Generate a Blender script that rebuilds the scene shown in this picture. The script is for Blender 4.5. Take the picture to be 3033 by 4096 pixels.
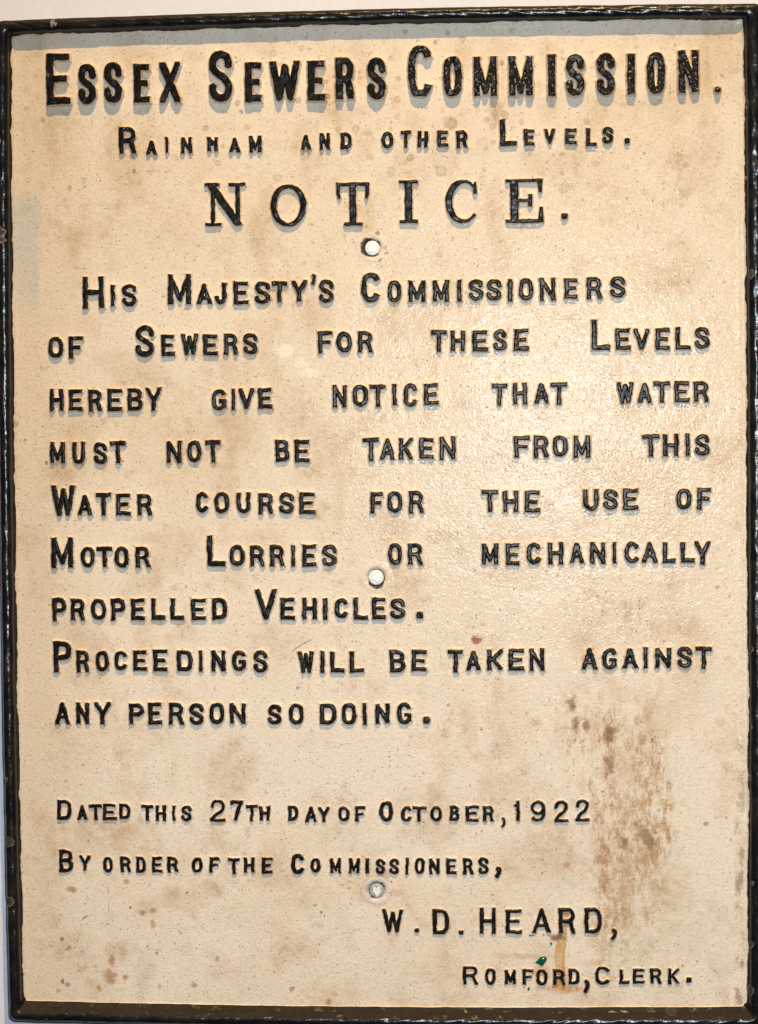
# Cast iron notice board with raised lettering, hung on a pale wall and seen close up.
import bpy, math
import numpy as np
from mathutils import Matrix, Vector

sc = bpy.context.scene
for o in list(bpy.data.objects):
    bpy.data.objects.remove(o)

# ------------------------------------------------------------------ camera
Z0 = 1.5                                     # height of the board's centre above the floor (m)
CAM_LOC = [0.13204, -1.85189, 0.05401]
CAM_ROT = [[0.997498, 0.007156, 0.070332], [0.070119, 0.026577, -0.997185], [-0.009005, 0.999621, 0.026009]]
cam_d = bpy.data.cameras.new('camera')
cam = bpy.data.objects.new('camera', cam_d)
sc.collection.objects.link(cam)
cam_d.sensor_fit = 'VERTICAL'
cam_d.sensor_height = 36.0
cam_d.sensor_width = 26.66
cam_d.lens = 79.102
cam_d.clip_start = 0.05
cam_d.clip_end = 50.0
cam.matrix_world = Matrix.Translation(Vector((CAM_LOC[0], CAM_LOC[1], CAM_LOC[2] + Z0))) @ Matrix(CAM_ROT).to_4x4()
sc.camera = cam

# ------------------------------------------------------------------ light
world = bpy.data.worlds.new('World')
sc.world = world
world.use_nodes = True
wb = world.node_tree.nodes['Background']
wb.inputs[0].default_value = (0.55, 0.75, 1.0, 1)
wb.inputs[1].default_value = 0.05


def lamp(name, power, colour, radius, loc, target, cone):
    d = bpy.data.lights.new(name, 'SPOT')
    d.energy = power
    d.color = colour
    d.shadow_soft_size = radius
    d.spot_size = math.radians(cone)
    d.spot_blend = 1.0
    ob = bpy.data.objects.new(name, d)
    sc.collection.objects.link(ob)
    ob.location = loc
    ob.rotation_euler = (Vector(target) - Vector(loc)).to_track_quat('-Z', 'Y').to_euler()
    return ob


# warm ceiling spotlight high above the board, and the cool flash beside the camera
lamp('ceiling_spotlight', 770, (1.0, 0.66, 0.27), 0.022, (0.30, -1.92, Z0 + 3.55), (0.12, 0.0, Z0 - 0.02), 34)
lamp('camera_flash', 90, (0.86, 0.95, 1.0), 0.022, (0.175, -1.84, Z0 + 0.115), (0.10, 0.0, Z0 - 0.07), 66)

sc.view_settings.view_transform = 'Standard'
sc.view_settings.look = 'None'
sc.view_settings.exposure = 0.0
sc.view_settings.gamma = 1.0
sc.view_settings.use_curve_mapping = False
sc.cycles.max_bounces = 4
sc.cycles.diffuse_bounces = 2

# ------------------------------------------------------------------ helpers
rng = np.random.default_rng(11)
WW, HH = 600.0, 805.3                          # inner field of the board (mm)
MM = 0.001


def smooth(a, b, x):
    t = np.clip((x - a) / (b - a), 0, 1)
    return t * t * (3 - 2 * t)


_lat = {}


def vnoise(x, y, scale, seed):
    """smooth lattice noise, -1..1; scale = feature size in mm"""
    if seed not in _lat:
        _lat[seed] = np.random.default_rng(seed).uniform(-1, 1, (256, 256))
    L = _lat[seed]
    u, v = x / scale + 1000.37, y / scale + 1000.71
    i, j = np.floor(u).astype(int), np.floor(v).astype(int)
    a, b = u - i, v - j
    a, b = a * a * a * (a * (a * 6 - 15) + 10), b * b * b * (b * (b * 6 - 15) + 10)
    i0, i1, j0, j1 = i & 255, (i + 1) & 255, j & 255, (j + 1) & 255
    return (L[j0, i0] * (1 - a) + L[j0, i1] * a) * (1 - b) + (L[j1, i0] * (1 - a) + L[j1, i1] * a) * b


def fbm(x, y, scale, seed, octv=4, gain=0.55):
    s, amp, tot = 0, 1.0, 0
    for k in range(octv):
        s = s + amp * vnoise(x, y, scale / 2 ** k, seed + 17 * k)
        tot += amp
        amp *= gain
    return s / tot


def make_mesh(name, verts_mm, faces, mat, parent=None, attrs=None, smooth_shade=True):
    """verts in board millimetres (x right, y up, z towards the viewer)"""
    v = np.asarray(verts_mm, dtype=np.float64)
    w = np.empty((len(v), 3), dtype=np.float32)
    w[:, 0], w[:, 1], w[:, 2] = v[:, 0] * MM, -v[:, 2] * MM, v[:, 1] * MM
    f = np.asarray(faces, dtype=np.int32)
    me = bpy.data.meshes.new(name)
    me.vertices.add(len(w))
    me.vertices.foreach_set('co', w.ravel())
    k = f.shape[1]
    me.loops.add(f.size)
    me.loops.foreach_set('vertex_index', f.ravel())
    me.polygons.add(len(f))
    me.polygons.foreach_set('loop_start', np.arange(0, f.size, k, dtype=np.int32))
    me.polygons.foreach_set('loop_total', np.full(len(f), k, dtype=np.int32))
    me.update(calc_edges=True)
    if smooth_shade:
        me.polygons.foreach_set('use_smooth', np.ones(len(f), dtype=bool))
    for an, (typ, dat) in (attrs or {}).items():
        at = me.attributes.new(an, typ, 'POINT')
        if typ == 'FLOAT':
            at.data.foreach_set('value', np.asarray(dat, dtype=np.float32).ravel())
        else:
            c = np.ones((len(v), 4), dtype=np.float32)
            c[:, :3] = dat
            at.data.foreach_set('color', c.ravel())
    me.materials.append(mat)
    ob = bpy.data.objects.new(name, me)
    sc.collection.objects.link(ob)
    if parent is not None:
        ob.parent = parent
    return ob


def grid_faces(ny, nx, wrap=False):
    i = np.arange(ny * nx).reshape(ny, nx)
    if wrap:
        j = np.roll(i, -1, axis=1)
        a, b, c, d = i[:-1], j[:-1], j[1:], i[1:]
    else:
        a, b, c, d = i[:-1, :-1], i[:-1, 1:], i[1:, 1:], i[1:, :-1]
    return np.stack([a, b, c, d], -1).reshape(-1, 4)


# ------------------------------------------------------------------ materials
class Nodes:
    def __init__(self, name):
        self.m = bpy.data.materials.new(name)
        self.m.use_nodes = True
        self.t = self.m.node_tree
        self.bsdf = self.t.nodes['Principled BSDF']

    def n(self, typ, **kw):
        nd = self.t.nodes.new(typ)
        for k, v in kw.items():
            setattr(nd, k, v)
        return nd

    def link(self, a, b):
        self.t.links.new(a, b)

    def math(self, op, a, b=None, c=None, clamp=False):
        nd = self.n('ShaderNodeMath', operation=op, use_clamp=clamp)
        for s, v in zip(nd.inputs, (a, b, c)):
            if v is None:
                continue
            if isinstance(v, (int, float)):
                s.default_value = v
            else:
                self.link(v, s)
        return nd.outputs[0]

    def mix(self, f, a, b, mode='MIX'):
        nd = self.n('ShaderNodeMix', data_type='RGBA', blend_type=mode)
        for s, v in ((nd.inputs[0], f), (nd.inputs[6], a), (nd.inputs[7], b)):
            if isinstance(v, (int, float)):
                s.default_value = v
            elif isinstance(v, tuple):
                s.default_value = (*v, 1)
            else:
                self.link(v, s)
        return nd.outputs[2]

    def ramp(self, x, lo, hi, a=0.0, b=1.0):
        nd = self.n('ShaderNodeMapRange', interpolation_type='SMOOTHSTEP')
        for s, v in zip(nd.inputs[:5], (x, lo, hi, a, b)):
            if isinstance(v, (int, float)):
                s.default_value = v
            else:
                self.link(v, s)
        return nd.outputs[0]

    def noise(self, vec, scale, detail=3.0, rough=0.55):
        nd = self.n('ShaderNodeTexNoise')
        nd.inputs['Scale'].default_value = scale
        nd.inputs['Detail'].default_value = detail
        nd.inputs['Roughness'].default_value = rough
        self.link(vec, nd.inputs['Vector'])
        return nd.outputs[0]

    def voro(self, vec, scale, feature='F1', out='Distance', rnd=1.0):
        nd = self.n('ShaderNodeTexVoronoi', feature=feature)
        nd.inputs['Scale'].default_value = scale
        nd.inputs['Randomness'].default_value = rnd
        self.link(vec, nd.inputs['Vector'])
        return nd.outputs[out]

    def coord(self):
        return self.n('ShaderNodeTexCoord').outputs['Object']

    def attr(self, name, out='Fac'):
        return self.n('ShaderNodeAttribute', attribute_name=name).outputs[out]

    def bump(self, h, dist, strength=1.0, normal=None):
        nd = self.n('ShaderNodeBump')
        nd.inputs['Strength'].default_value = strength
        nd.inputs['Distance'].default_value = dist
        self.link(h, nd.inputs['Height'])
        if normal is not None:
            self.link(normal, nd.inputs['Normal'])
        return nd.outputs[0]


def cream_layer(N, co, base):
    """old cream gloss paint: fine mottling, dark pin holes, blisters; returns colour, height, roughness"""
    n1 = N.noise(co, 420, 3, 0.65)
    col = N.mix(N.ramp(n1, 0.40, 0.85), base, (0.80, 0.74, 0.66), 'MULTIPLY')
    # dark pin holes
    cell = N.voro(co, 330, 'F1', 'Color')
    rnd = N.n('ShaderNodeSeparateColor'); N.link(cell, rnd.inputs[0])
    dist = N.voro(co, 330)
    hole = N.math('MULTIPLY', N.ramp(dist, 0.10, 0.24, 1, 0), N.ramp(rnd.outputs[0], 0.72, 0.78))
    area = N.ramp(N.noise(co, 9, 2), 0.30, 0.55, 0.30, 1.0)
    hole = N.math('MULTIPLY', hole, area)
    col = N.mix(N.math('MULTIPLY', hole, 0.85), col, (0.16, 0.11, 0.08))
    # grain of the casting under the paint + small round blisters
    d2 = N.voro(co, 470)
    r2 = N.n('ShaderNodeSeparateColor'); N.link(N.voro(co, 470, 'F1', 'Color'), r2.inputs[0])
    blister = N.math('MULTIPLY', N.ramp(d2, 0.04, 0.36, 1, 0), N.ramp(r2.outputs[1], 0.50, 0.95))
    g1 = N.noise(co, 480, 2, 0.5)
    g2 = N.noise(co, 190, 1, 0.5)
    h = N.math('ADD', N.math('MULTIPLY', g1, 0.50), N.math('MULTIPLY', g2, 0.34))
    h = N.math('ADD', h, N.math('MULTIPLY', blister, 0.50))
    h = N.math('SUBTRACT', h, N.math('MULTIPLY', hole, 0.25))
    return col, h, hole


def mat_panel():
    N = Nodes('cream_paint')
    co = N.coord()
    base = N.attr('paint', 'Color')
    col, h, hole = cream_layer(N, co, base)
    N.link(col, N.bsdf.inputs['Base Color'])
    N.link(N.ramp(N.noise(co, 40, 2), 0.3, 0.7, 0.10, 0.16), N.bsdf.inputs['Roughness'])
    N.bsdf.inputs['Specular IOR Level'].default_value = 0.072
    N.link(N.bump(h, 0.00050), N.bsdf.inputs['Normal'])
    return N.m


def mat_letter():
    N = Nodes('black_letter_paint')
    co = N.coord()
    base = N.attr('paint', 'Color')
    ccol, h, hole = cream_layer(N, co, base)
    ins = N.attr('inset')                       # mm inside the edge of the raised face
    wear = N.attr('wear')
    wob = N.math('MULTIPLY', N.math('SUBTRACT', N.noise(co, 420, 3), 0.5), 1.1)
    blk = N.ramp(N.math('ADD', ins, wob), -0.16, 0.06)
    # black paint with knocks through to primer and rust
    n2 = N.noise(co, 520, 3, 0.6)
    bcol = N.mix(N.ramp(N.noise(co, 160, 3), 0.45, 0.75), (0.0065, 0.006, 0.006), (0.020, 0.016, 0.012))
    th = N.math('SUBTRACT', 0.80, N.math('MULTIPLY', wear, 0.205))
    chip = N.ramp(N.math('SUBTRACT', n2, th), 0.0, 0.03)
    ccol2 = N.mix(N.ramp(N.noise(co, 300, 1), 0.42, 0.55), (0.16, 0.075, 0.045), (0.50, 0.45, 0.38))
    bcol = N.mix(chip, bcol, ccol2)
    # thin patchy tan band on the shoulder, just outside the black
    edge = N.math('MULTIPLY', N.ramp(N.math('ADD', ins, wob), -0.95, -0.25), N.ramp(N.noise(co, 90, 2), 0.40, 0.62))
    ccol = N.mix(N.math('MULTIPLY', edge, 0.45), ccol, (0.55, 0.27, 0.10))
    N.link(N.mix(blk, ccol, bcol), N.bsdf.inputs['Base Color'])
    N.link(N.ramp(blk, 0, 1, 0.20, 0.30), N.bsdf.inputs['Roughness'])
    N.link(N.ramp(blk, 0, 1, 0.2, 0.16), N.bsdf.inputs['Specular IOR Level'])
    hb = N.math('ADD', N.math('MULTIPLY', N.noise(co, 190, 2, 0.4), 0.42), N.math('MULTIPLY', chip, -0.4))
    hh = N.n('ShaderNodeMix', data_type='FLOAT')
    N.link(blk, hh.inputs[0]); N.link(h, hh.inputs[2]); N.link(hb, hh.inputs[3])
    N.link(N.bump(hh.outputs[0], 0.0006), N.bsdf.inputs['Normal'])
    return N.m


def mat_frame():
    N = Nodes('black_frame_paint')
    co = N.coord()
    s = N.attr('inset')                         # mm outwards from the painted line
    base = N.attr('paint', 'Color')
    ccol, h, hole = cream_layer(N, co, base)
    wob = N.math('MULTIPLY', N.math('SUBTRACT', N.noise(co, 130, 4, 0.62), 0.5), 2.3)
    blk = N.ramp(N.math('ADD', s, wob), 0.0, 0.35)
    # dust lying on the ledges that face up
    geo = N.n('ShaderNodeNewGeometry')
    sx = N.n('ShaderNodeSeparateXYZ'); N.link(geo.outputs['Normal'], sx.inputs[0])
    dust = N.math('MULTIPLY', N.ramp(sx.outputs[2], 0.15, 0.7), N.ramp(N.noise(co, 110, 4, 0.65), 0.30, 0.62, 0.30, 1.0))
    bcol = N.mix(N.ramp(N.noise(co, 70, 4, 0.6), 0.4, 0.7), (0.006, 0.006, 0.007), (0.018, 0.015, 0.012))
    bcol = N.mix(N.math('MULTIPLY', dust, 0.75), bcol, (0.042, 0.030, 0.024))
    # flakes: brown islands with a pale lifted rim
    warp = N.n('ShaderNodeVectorMath', operation='ADD')
    nv = N.n('ShaderNodeTexNoise'); nv.inputs['Scale'].default_value = 160; N.link(co, nv.inputs['Vector'])
    sc_ = N.n('ShaderNodeVectorMath', operation='SCALE'); sc_.inputs['Scale'].default_value = 0.006
    N.link(nv.outputs['Color'], sc_.inputs[0]); N.link(co, warp.inputs[0]); N.link(sc_.outputs[0], warp.inputs[1])
    d = N.voro(warp.outputs[0], 62)
    rc = N.n('ShaderNodeSeparateColor'); N.link(N.voro(warp.outputs[0], 62, 'F1', 'Color'), rc.inputs[0])
    size = N.ramp(rc.outputs[0], 0.62, 1.0, 0.0, 0.30)
    k = N.math('SUBTRACT', size, d)
    flake = N.ramp(k, 0.0, 0.02)
    rim = N.math('MULTIPLY', flake, N.ramp(k, 0.025, 0.05, 1, 0))
    bcol = N.mix(N.math('MULTIPLY', flake, 0.8), bcol, (0.055, 0.042, 0.034))
    bcol = N.mix(N.math('MULTIPLY', rim, N.ramp(rc.outputs[1], 0.3, 0.7, 0.15, 0.8)), bcol, (0.30, 0.27, 0.22))
    N.link(N.mix(blk, ccol, bcol), N.bsdf.inputs['Base Color'])
    N.link(N.ramp(N.math('ADD', dust, flake), 0.15, 0.7, 0.24, 0.7), N.bsdf.inputs['Roughness'])
    N.link(N.ramp(dust, 0.1, 0.6, 0.36, 0.10), N.bsdf.inputs['Specular IOR Level'])
    hb = N.math('ADD', N.math('MULTIPLY', N.noise(co, 150, 3, 0.5), 0.75), N.math('MULTIPLY', flake, -0.25))
    hh = N.n('ShaderNodeMix', data_type='FLOAT')
    N.link(blk, hh.inputs[0]); N.link(h, hh.inputs[2]); N.link(hb, hh.inputs[3])
    N.link(N.bump(hh.outputs[0], 0.0007), N.bsdf.inputs['Normal'])
    return N.m


def mat_bolt():
    N = Nodes('chipped_bolt_head')
    co = N.coord()
    n1 = N.noise(co, 120, 4, 0.6)
    chip = N.attr('chip')
    e = N.math('ADD', chip, N.math('MULTIPLY', N.math('SUBTRACT', n1, 0.5), 1.4))
    w = N.ramp(e, 0.5, 0.56)
    col = N.mix(w, (0.80, 0.88, 0.95), (0.93, 0.89, 0.87))
    col = N.mix(N.attr('dull'), col, N.mix(w, (0.30, 0.34, 0.34), (0.86, 0.84, 0.83)))
    seam = N.math('MULTIPLY', N.ramp(e, 0.46, 0.52), N.ramp(e, 0.54, 0.60, 1, 0))
    col = N.mix(N.math('MULTIPLY', seam, 0.6), col, (0.30, 0.33, 0.36))
    col = N.mix(N.ramp(chip, -0.55, -0.25, 0.8, 0.0), col, (0.12, 0.09, 0.08))
    N.link(col, N.bsdf.inputs['Base Color'])
    N.bsdf.inputs['Roughness'].default_value = 0.38
    N.link(N.bump(N.math('ADD', N.noise(co, 300, 2), w), 0.0005), N.bsdf.inputs['Normal'])
    return N.m


def mat_plain(name, col, rough, bump=0.0, bscale=100):
    N = Nodes(name)
    co = N.coord()
    c2 = tuple(c * (0.96 if col[0] > 0.5 else 0.86) for c in col)
    N.link(N.mix(N.ramp(N.noise(co, bscale * 0.3, 4), 0.3, 0.7), col, c2), N.bsdf.inputs['Base Color'])
    N.bsdf.inputs['Roughness'].default_value = rough
    if bump:
        N.link(N.bump(N.noise(co, bscale, 4), bump), N.bsdf.inputs['Normal'])
    return N.m


M_PANEL, M_LETTER, M_FRAME, M_BOLT = mat_panel(), mat_letter(), mat_frame(), mat_bolt()
M_IRON = mat_plain('bare_iron', (0.03, 0.026, 0.022), 0.6, 0.0008, 150)
M_WALL = mat_plain('wall_paint', (0.76, 0.78, 0.90), 0.75, 0.00012, 700)
M_GREEN = mat_plain('green_paint', (0.004, 0.10, 0.058), 0.18)

# ------------------------------------------------------------------ wall
wall = make_mesh('wall', [(-2500, -1500, -40), (2500, -1500, -40), (2500, 1700, -40), (-2500, 1700, -40)], [(0, 1, 2, 3)], M_WALL,
                 smooth_shade=False)
wall.location = (0, 0, Z0)
wall['kind'] = 'structure'
wall['label'] = 'pale pinkish white painted wall behind the cast iron notice'

# ------------------------------------------------------------------ the board
sign = bpy.data.objects.new('notice_board', None)
sc.collection.objects.link(sign)
sign.empty_display_size = 0.1
sign.location = (0, 0, Z0)
sign['label'] = 'old cream painted cast iron notice with raised black lettering and black rim'
sign['category'] = 'sign'


def bow(t):                                   # sides of the old casting bulge a little
    return 4 * t * (1 - t)


BOW = dict(left=2.4, right=1.4, top=2.6, bottom=2.6)

# ---- colour of the old paint over the field (stains, drips, repaints, dirt, painted light fall-off at the left)
BASE = np.array([0.775, 0.680, 0.575])


def ell(x, y, cx, cy, rx, ry, soft=0.35, rag=0.35, seed=5, nscale=6.0):
    """ragged blot mask 0..1"""
    d = np.sqrt(((x - cx) / rx) ** 2 + ((y - cy) / ry) ** 2)
    d = d + rag * fbm(x, y, nscale, seed, 3)
    return 1 - smooth(1 - soft, 1 + soft, d)


def paint_colour(x, y):
    col = np.broadcast_to(BASE, x.shape + (3,)).copy()

    def lay(mask, rgb):
        nonlocal col
        m = np.clip(mask, 0, 1)[..., None]
        col = col * (1 - m) + np.array(rgb) * m

    def tint(mask, rgb):
        nonlocal col
        m = np.clip(mask, 0, 1)[..., None]
        col = col * (1 - m * (1 - np.array(rgb)))

    # paler, greyer field low down
    lay(smooth(150, -300, y) * 0.85, (0.835, 0.755, 0.675))
    GRIT = smooth(-0.35, 0.45, fbm(x, y, 5.5, 991, 4, 0.8))
    # broad clouds of grime
    c1 = fbm(x, y, 120, 101, 5, 0.6)
    c2 = fbm(x, y, 38, 202, 5, 0.6)
    tint(smooth(0.02, 0.5, c1) * 0.38, (0.88, 0.81, 0.71))
    tint(smooth(0.05, 0.5, c2) * 0.42, (0.80, 0.72, 0.62))
    tint(smooth(0.15, 0.6, fbm(x, y * 0.45, 26, 303, 5, 0.65)) * 0.45, (0.80, 0.70, 0.58))
    lay(smooth(0.12, 0.5, -c2) * 0.35, (0.80, 0.71, 0.585))
    c3 = fbm(x, y, 20, 811, 5, 0.62)
    lay(smooth(0.20, 0.70, c3 + 0.35 * c1) * (0.2 + 0.8 * GRIT) * 0.32, (0.55, 0.40, 0.26))
    lay(smooth(0.30, 0.75, fbm(x, y, 9, 821, 4, 0.65) + 0.4 * c2) * (0.2 + 0.8 * GRIT) * 0.5, (0.45, 0.31, 0.20))
    # the left edge is grubbier, with the light's fall-off there painted in
    tint(smooth(-205, -295, x + 18 * vnoise(x, y, 40, 71)) * 0.70, (0.84, 0.77, 0.68))
    # grey brushed-out patch down the left edge
    gx, gy = -289.4, 225.8
    m = smooth(13, 9, np.abs(x - gx + 3 * vnoise(x, y, 25, 77))) * smooth(58, 34, np.abs(y - gy)) * (0.75 + 0.25 * fbm(x, y, 12, 78))
    lay(m * 0.80, (0.50, 0.49, 0.465))
    # long dirty run on the lower right
    for (cx_, cy_, rx, ry, st, sd) in (
        (191.1, -259.4, 17, 80, .85, 401), (220.6, -240.7, 17, 62, 1.0, 402), (189.1, -315.2, 19, 60, .70, 403),
        (161.3, -170.7, 16, 22, .80, 404), (192.0, -181.0, 16, 26, .85, 405), (222.4, -213.9, 22, 20, .80, 406),
        (220.0, -269.6, 14, 20, .95, 407), (216.8, -302.6, 14, 40, .60, 408), (184.4, -88.4, 20, 40, .35, 409),
        (189.2, -290.4, 16, 44, .8, 411), (217.0, -84.4, 26, 30, .35, 410)):
        e = ell(x, y, cx_, cy_, rx, ry, 0.55, 0.8, sd, 16)
        streak = smooth(-0.14, 0.36, fbm(x * 1.5, y * 0.62, 5.5, sd + 9, 5, 0.8))
        lay(e * streak * st * 0.85, (0.50, 0.325, 0.180))
        lay(e * smooth(0.15, 0.55, fbm(x * 1.4, y * 0.65, 5.0, sd + 5, 4, 0.8)) * st * 0.75, (0.34, 0.19, 0.095))
    for (cx_, cy_, r) in ((189.8, -202.6, 5), (221.1, -264.4, 7), (201.6, -267.6, 4), (159.4, -153.2, 5), (191.0, -176.9, 5), (162.4, -168.2, 4), (170.5, -171.7, 4), (188.9, -181.0, 4)):
        lay(ell(x, y, cx_, cy_, r * 0.75, r * 1.3, 0.6, 1.2, int(7 + r * 3 + abs(cx_)), 4) * 0.75, (0.27, 0.16, 0.095))
    # green algae haze
    lay(ell(x, y, 229.9, -323.2, 34, 48, 0.7, 0.6, 431, 14) * 0.20 * (0.4 + 0.6 * GRIT), (0.44, 0.42, 0.20))
    lay(ell(x, y, 215.4, -362.6, 30, 22, 0.7, 0.6, 432, 14) * 0.20 * (0.4 + 0.6 * GRIT), (0.44, 0.42, 0.22))
    # big soft rusty clouds
    for (cx_, cy_, rx, ry, st) in (
        (-269.6, 329.0, 24, 18, .30), (-224.4, 245.5, 40, 26, .22), (-261.3, 316.5, 16, 26, .3), (-126.0, 68.4, 34, 26, .30), (-67.5, 90.5, 20, 16, .35), (-47.0, 65.6, 22, 16, .30),
        (-196.7, 110.5, 20, 26, .25), (-183.2, -170.5, 22, 18, .25), (-228.5, -260.6, 26, 16, .40), (-140.6, -308.4, 10, 8, .6),
        (-176.4, -312.8, 9, 7, .5), (-195.5, -325.5, 10, 8, .45), (-90.4, -108.2, 24, 18, .25), (111.0, -32.5, 26, 20, .22),
        (37.2, -245.3, 26, 22, .35), (135.9, -282.3, 30, 24, .38), (-39.6, -245.5, 22, 20, .30), (-261.5, -357.4, 16, 12, .45),
        (-219.2, -359.2, 9, 8, .5), (-69.9, -358.3, 14, 11, .4), (-129.0, -203.9, 22, 20, .25), (257.5, -119.4, 18, 30, .3),
        (260.6, 74.9, 18, 22, .22), (183.1, 34.7, 26, 18, .25), (-84.6, -364.6, 9, 9, .4), (10.4, -1.0, 16, 14, .25), (242.3, -306.7, 16, 14, .35),
        (111.6, -228.5, 26, 18, .3), (-66.6, 185.4, 20, 14, .25), (271.9, 298.4, 10, 36, .35), (232.9, 191.4, 24, 14, .2)):
        lay(ell(x, y, cx_, cy_, rx, ry, 0.7, 0.6, int(abs(cx_) * 3 + abs(cy_)) % 900 + 20, 12) * (0.35 + 0.65 * GRIT) * st * 1.3, (0.50, 0.36, 0.235))
    # rust: orange blots
    for (cx_, cy_, rx, ry, st) in (
        (-227.9, -381.6, 6.0, 5.5, .85), (-214.6, -381.9, 2.6, 2.4, .8), (-226.0, -368.1, 2.4, 4, .8), (-237.5, -391.6, 2, 3, .8), (-252.8, -376.7, 3, 2, .3),
        (-199.8, -327.6, 2.5, 2, .9), (-191.3, -325.9, 3, 2, .8), (-191.0, -337.0, 2, 3.4, .7), (-259.2, -308.6, 3.4, 2.6, .9), (-212.6, -302.1, 2.2, 2, .8),
        (-268.2, -350.3, 2, 2, .7), (-261.9, -357.4, 2, 2, .7), (-157.1, -388.2, 2.2, 2, .8), (-44.2, -401.6, 2.4, 2.6, .9), (-137.1, -366.2, 2, 2, .7),
        (154.0, -286.4, 3, 2.4, .7), (56.1, -337.9, 2, 2, .6), (7.6, -309.8, 8, 3, .4), (2.6, -295.3, 5, 8, .5), (-185.7, -389.5, 2, 2, .5),
        (-275.8, 333.3, 2.2, 2.4, .8), (-253.4, 277.0, 1.8, 2.4, .6), (278.2, -58.0, 2.2, 1.6, .8)):
        lay(ell(x, y, cx_, cy_, rx, ry, 0.5, 0.55, int(abs(cx_) * 7 + abs(cy_)) % 900 + 30, 3.2) * st * 0.85, (0.40, 0.19, 0.065))
    # amber run below the R, rust round the clerk's line
    gx, gy = 146.7, -356.8
    run = smooth(4.8, 3.8, np.abs(x - gx - 3.2 * smooth(-24, 22, y - gy) + 1.8 * vnoise(x, y, 8, 91))) * smooth(34, 30, np.abs(y - gy))
    lay(run * (0.55 + 0.4 * GRIT), (0.60, 0.36, 0.12))
    lay(run * smooth(2.2, 3.6, np.abs(x - gx - 1.6 * smooth(-20, 22, y - gy) + 1.0 * vnoise(x, y, 9, 91))) * 0.4, (0.40, 0.20, 0.06))
    lay(ell(x, y, 146.7, -389.4, 15, 3.2, 0.5, 0.8, 92, 5) * (0.4 + 0.5 * GRIT), (0.56, 0.27, 0.075))
    lay(ell(x, y, 132.2, -374.6, 6, 6, 0.5, 0.6, 94, 5) * 0.6, (0.55, 0.28, 0.11))
    lay(ell(x, y, 147.6, -378.6, 6, 9, 0.5, 0.6, 95, 5) * 0.6, (0.50, 0.24, 0.10))
    lay(ell(x, y, 145.4, -346.5, 6, 3, 0.5, 0.6, 96, 5) * 0.8, (0.16, 0.075, 0.04))
    lay(ell(x, y, 121.0, -362.2, 22, 2.2, 0.6, 0.9, 97, 6) * 0.4, (0.42, 0.24, 0.11))
    # chip of bare red primer
    lay(ell(x, y, 81.3, -100.4, 5.2, 3.6, 0.15, 0.6, 98, 4) * 0.9, (0.33, 0.135, 0.065))
    # pale filler smears
    for (cx_, cy_, rx, ry, sd) in ((-74.9, 139.7, 7.2, 6.0, 61), (-61.9, 129.7, 6.0, 4.0, 62), (-54.8, 121.4, 8.0, 4.0, 63), (225.6, -360.5, 1, 1, 64)):
        lay(ell(x, y, cx_, cy_, rx, ry, 0.3, 0.5, sd, 5) * 0.85, (0.87, 0.82, 0.72))
    # freckles: small round spots with a darker rim, thick about the heading and thin elsewhere
    r = np.random.default_rng(77)
    spots = []
    for k in range(150):
        px_, py_ = r.normal(60, 150), r.normal(330, 70)
        spots.append((px_, py_, r.uniform(0.7, 2.9), r.uniform(0.15, 0.5)))
    for k in range(900):
        spots.append((r.uniform(-295, 295), r.uniform(-398, 395), r.uniform(0.45, 1.1), r.uniform(0.2, 0.8)))
    for k in range(70):
        spots.append((r.normal(120, 60), r.normal(-150, 120), r.uniform(0.5, 1.1), r.uniform(0.3, 0.8)))
    x0, y0, dx = x[0, 0], y[0, 0], x[0, 1] - x[0, 0]
    for (px_, py_, rad, st) in spots + FIXED_SPOTS:
        j0, j1 = int((px_ - rad * 1.6 - x0) / dx), int((px_ + rad * 1.6 - x0) / dx) + 2
        i0, i1 = int((py_ - rad * 1.6 - y0) / dx), int((py_ + rad * 1.6 - y0) / dx) + 2
        j0, i0 = max(j0, 0), max(i0, 0)
        if j1 <= j0 or i1 <= i0 or j0 >= x.shape[1] or i0 >= x.shape[0]:
            continue
        xs, ys = x[i0:i1, j0:j1], y[i0:i1, j0:j1]
        d = np.hypot(xs - px_, ys - py_) / rad + 0.3 * vnoise(xs, ys, rad * 1.2, 55)
        body_ = (1 - smooth(0.8, 1.1, d)) * (0.55 + 0.45 * smooth(0.3, 0.9, d)) * st
        tone = np.array((0.30, 0.20, 0.12)) if st < 0.5 else np.array((0.13, 0.075, 0.05))
        mm_ = body_[..., None]
        col[i0:i1, j0:j1] = col[i0:i1, j0:j1] * (1 - mm_) + tone * mm_
    # hairs and scratches
    for (ax_, ay_, bx_, by_, st) in ((270.2, 369.3, 285.3, 356.8, .35), (-71.6, -109.3, -55.9, -100.0, .6), (-228.0, -305.7, -227.9, -326.7, .45), (239.9, 172.0, 252.0, 160.6, .4),
                                     (-188.3, 288.7, -177.8, 289.3, .4), (-250.6, -334.2, -245.9, -331.0, .85), (-69.4, 316.0, -73.7, 304.7, .3), (210.7, 215.1, 215.7, 203.9, .35)):
        L = math.hypot(bx_ - ax_, by_ - ay_)
        h = np.clip(((x - ax_) * (bx_ - ax_) + (y - ay_) * (by_ - ay_)) / L ** 2, 0, 1)
        d = np.hypot(x - ax_ - h * (bx_ - ax_) + 2.0 * h * (1 - h), y - ay_ - h * (by_ - ay_) - 2.4 * h * (1 - h))
        lay((1 - smooth(0.3, 0.75, d)) * st, (0.16, 0.12, 0.09))
    # grime gathered along the foot of the right-hand fillet
    gx = 294.5 + BOW['right'] * bow((y + HH / 2) / HH)
    m = smooth(5.5, 2.0, np.abs(x - gx)) * smooth(-60, -330, y) * smooth(-0.1, 0.5, fbm(x, y * 0.7, 7, 733, 4, 0.7))
    lay(m * 0.75, (0.27, 0.21, 0.145))
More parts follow.
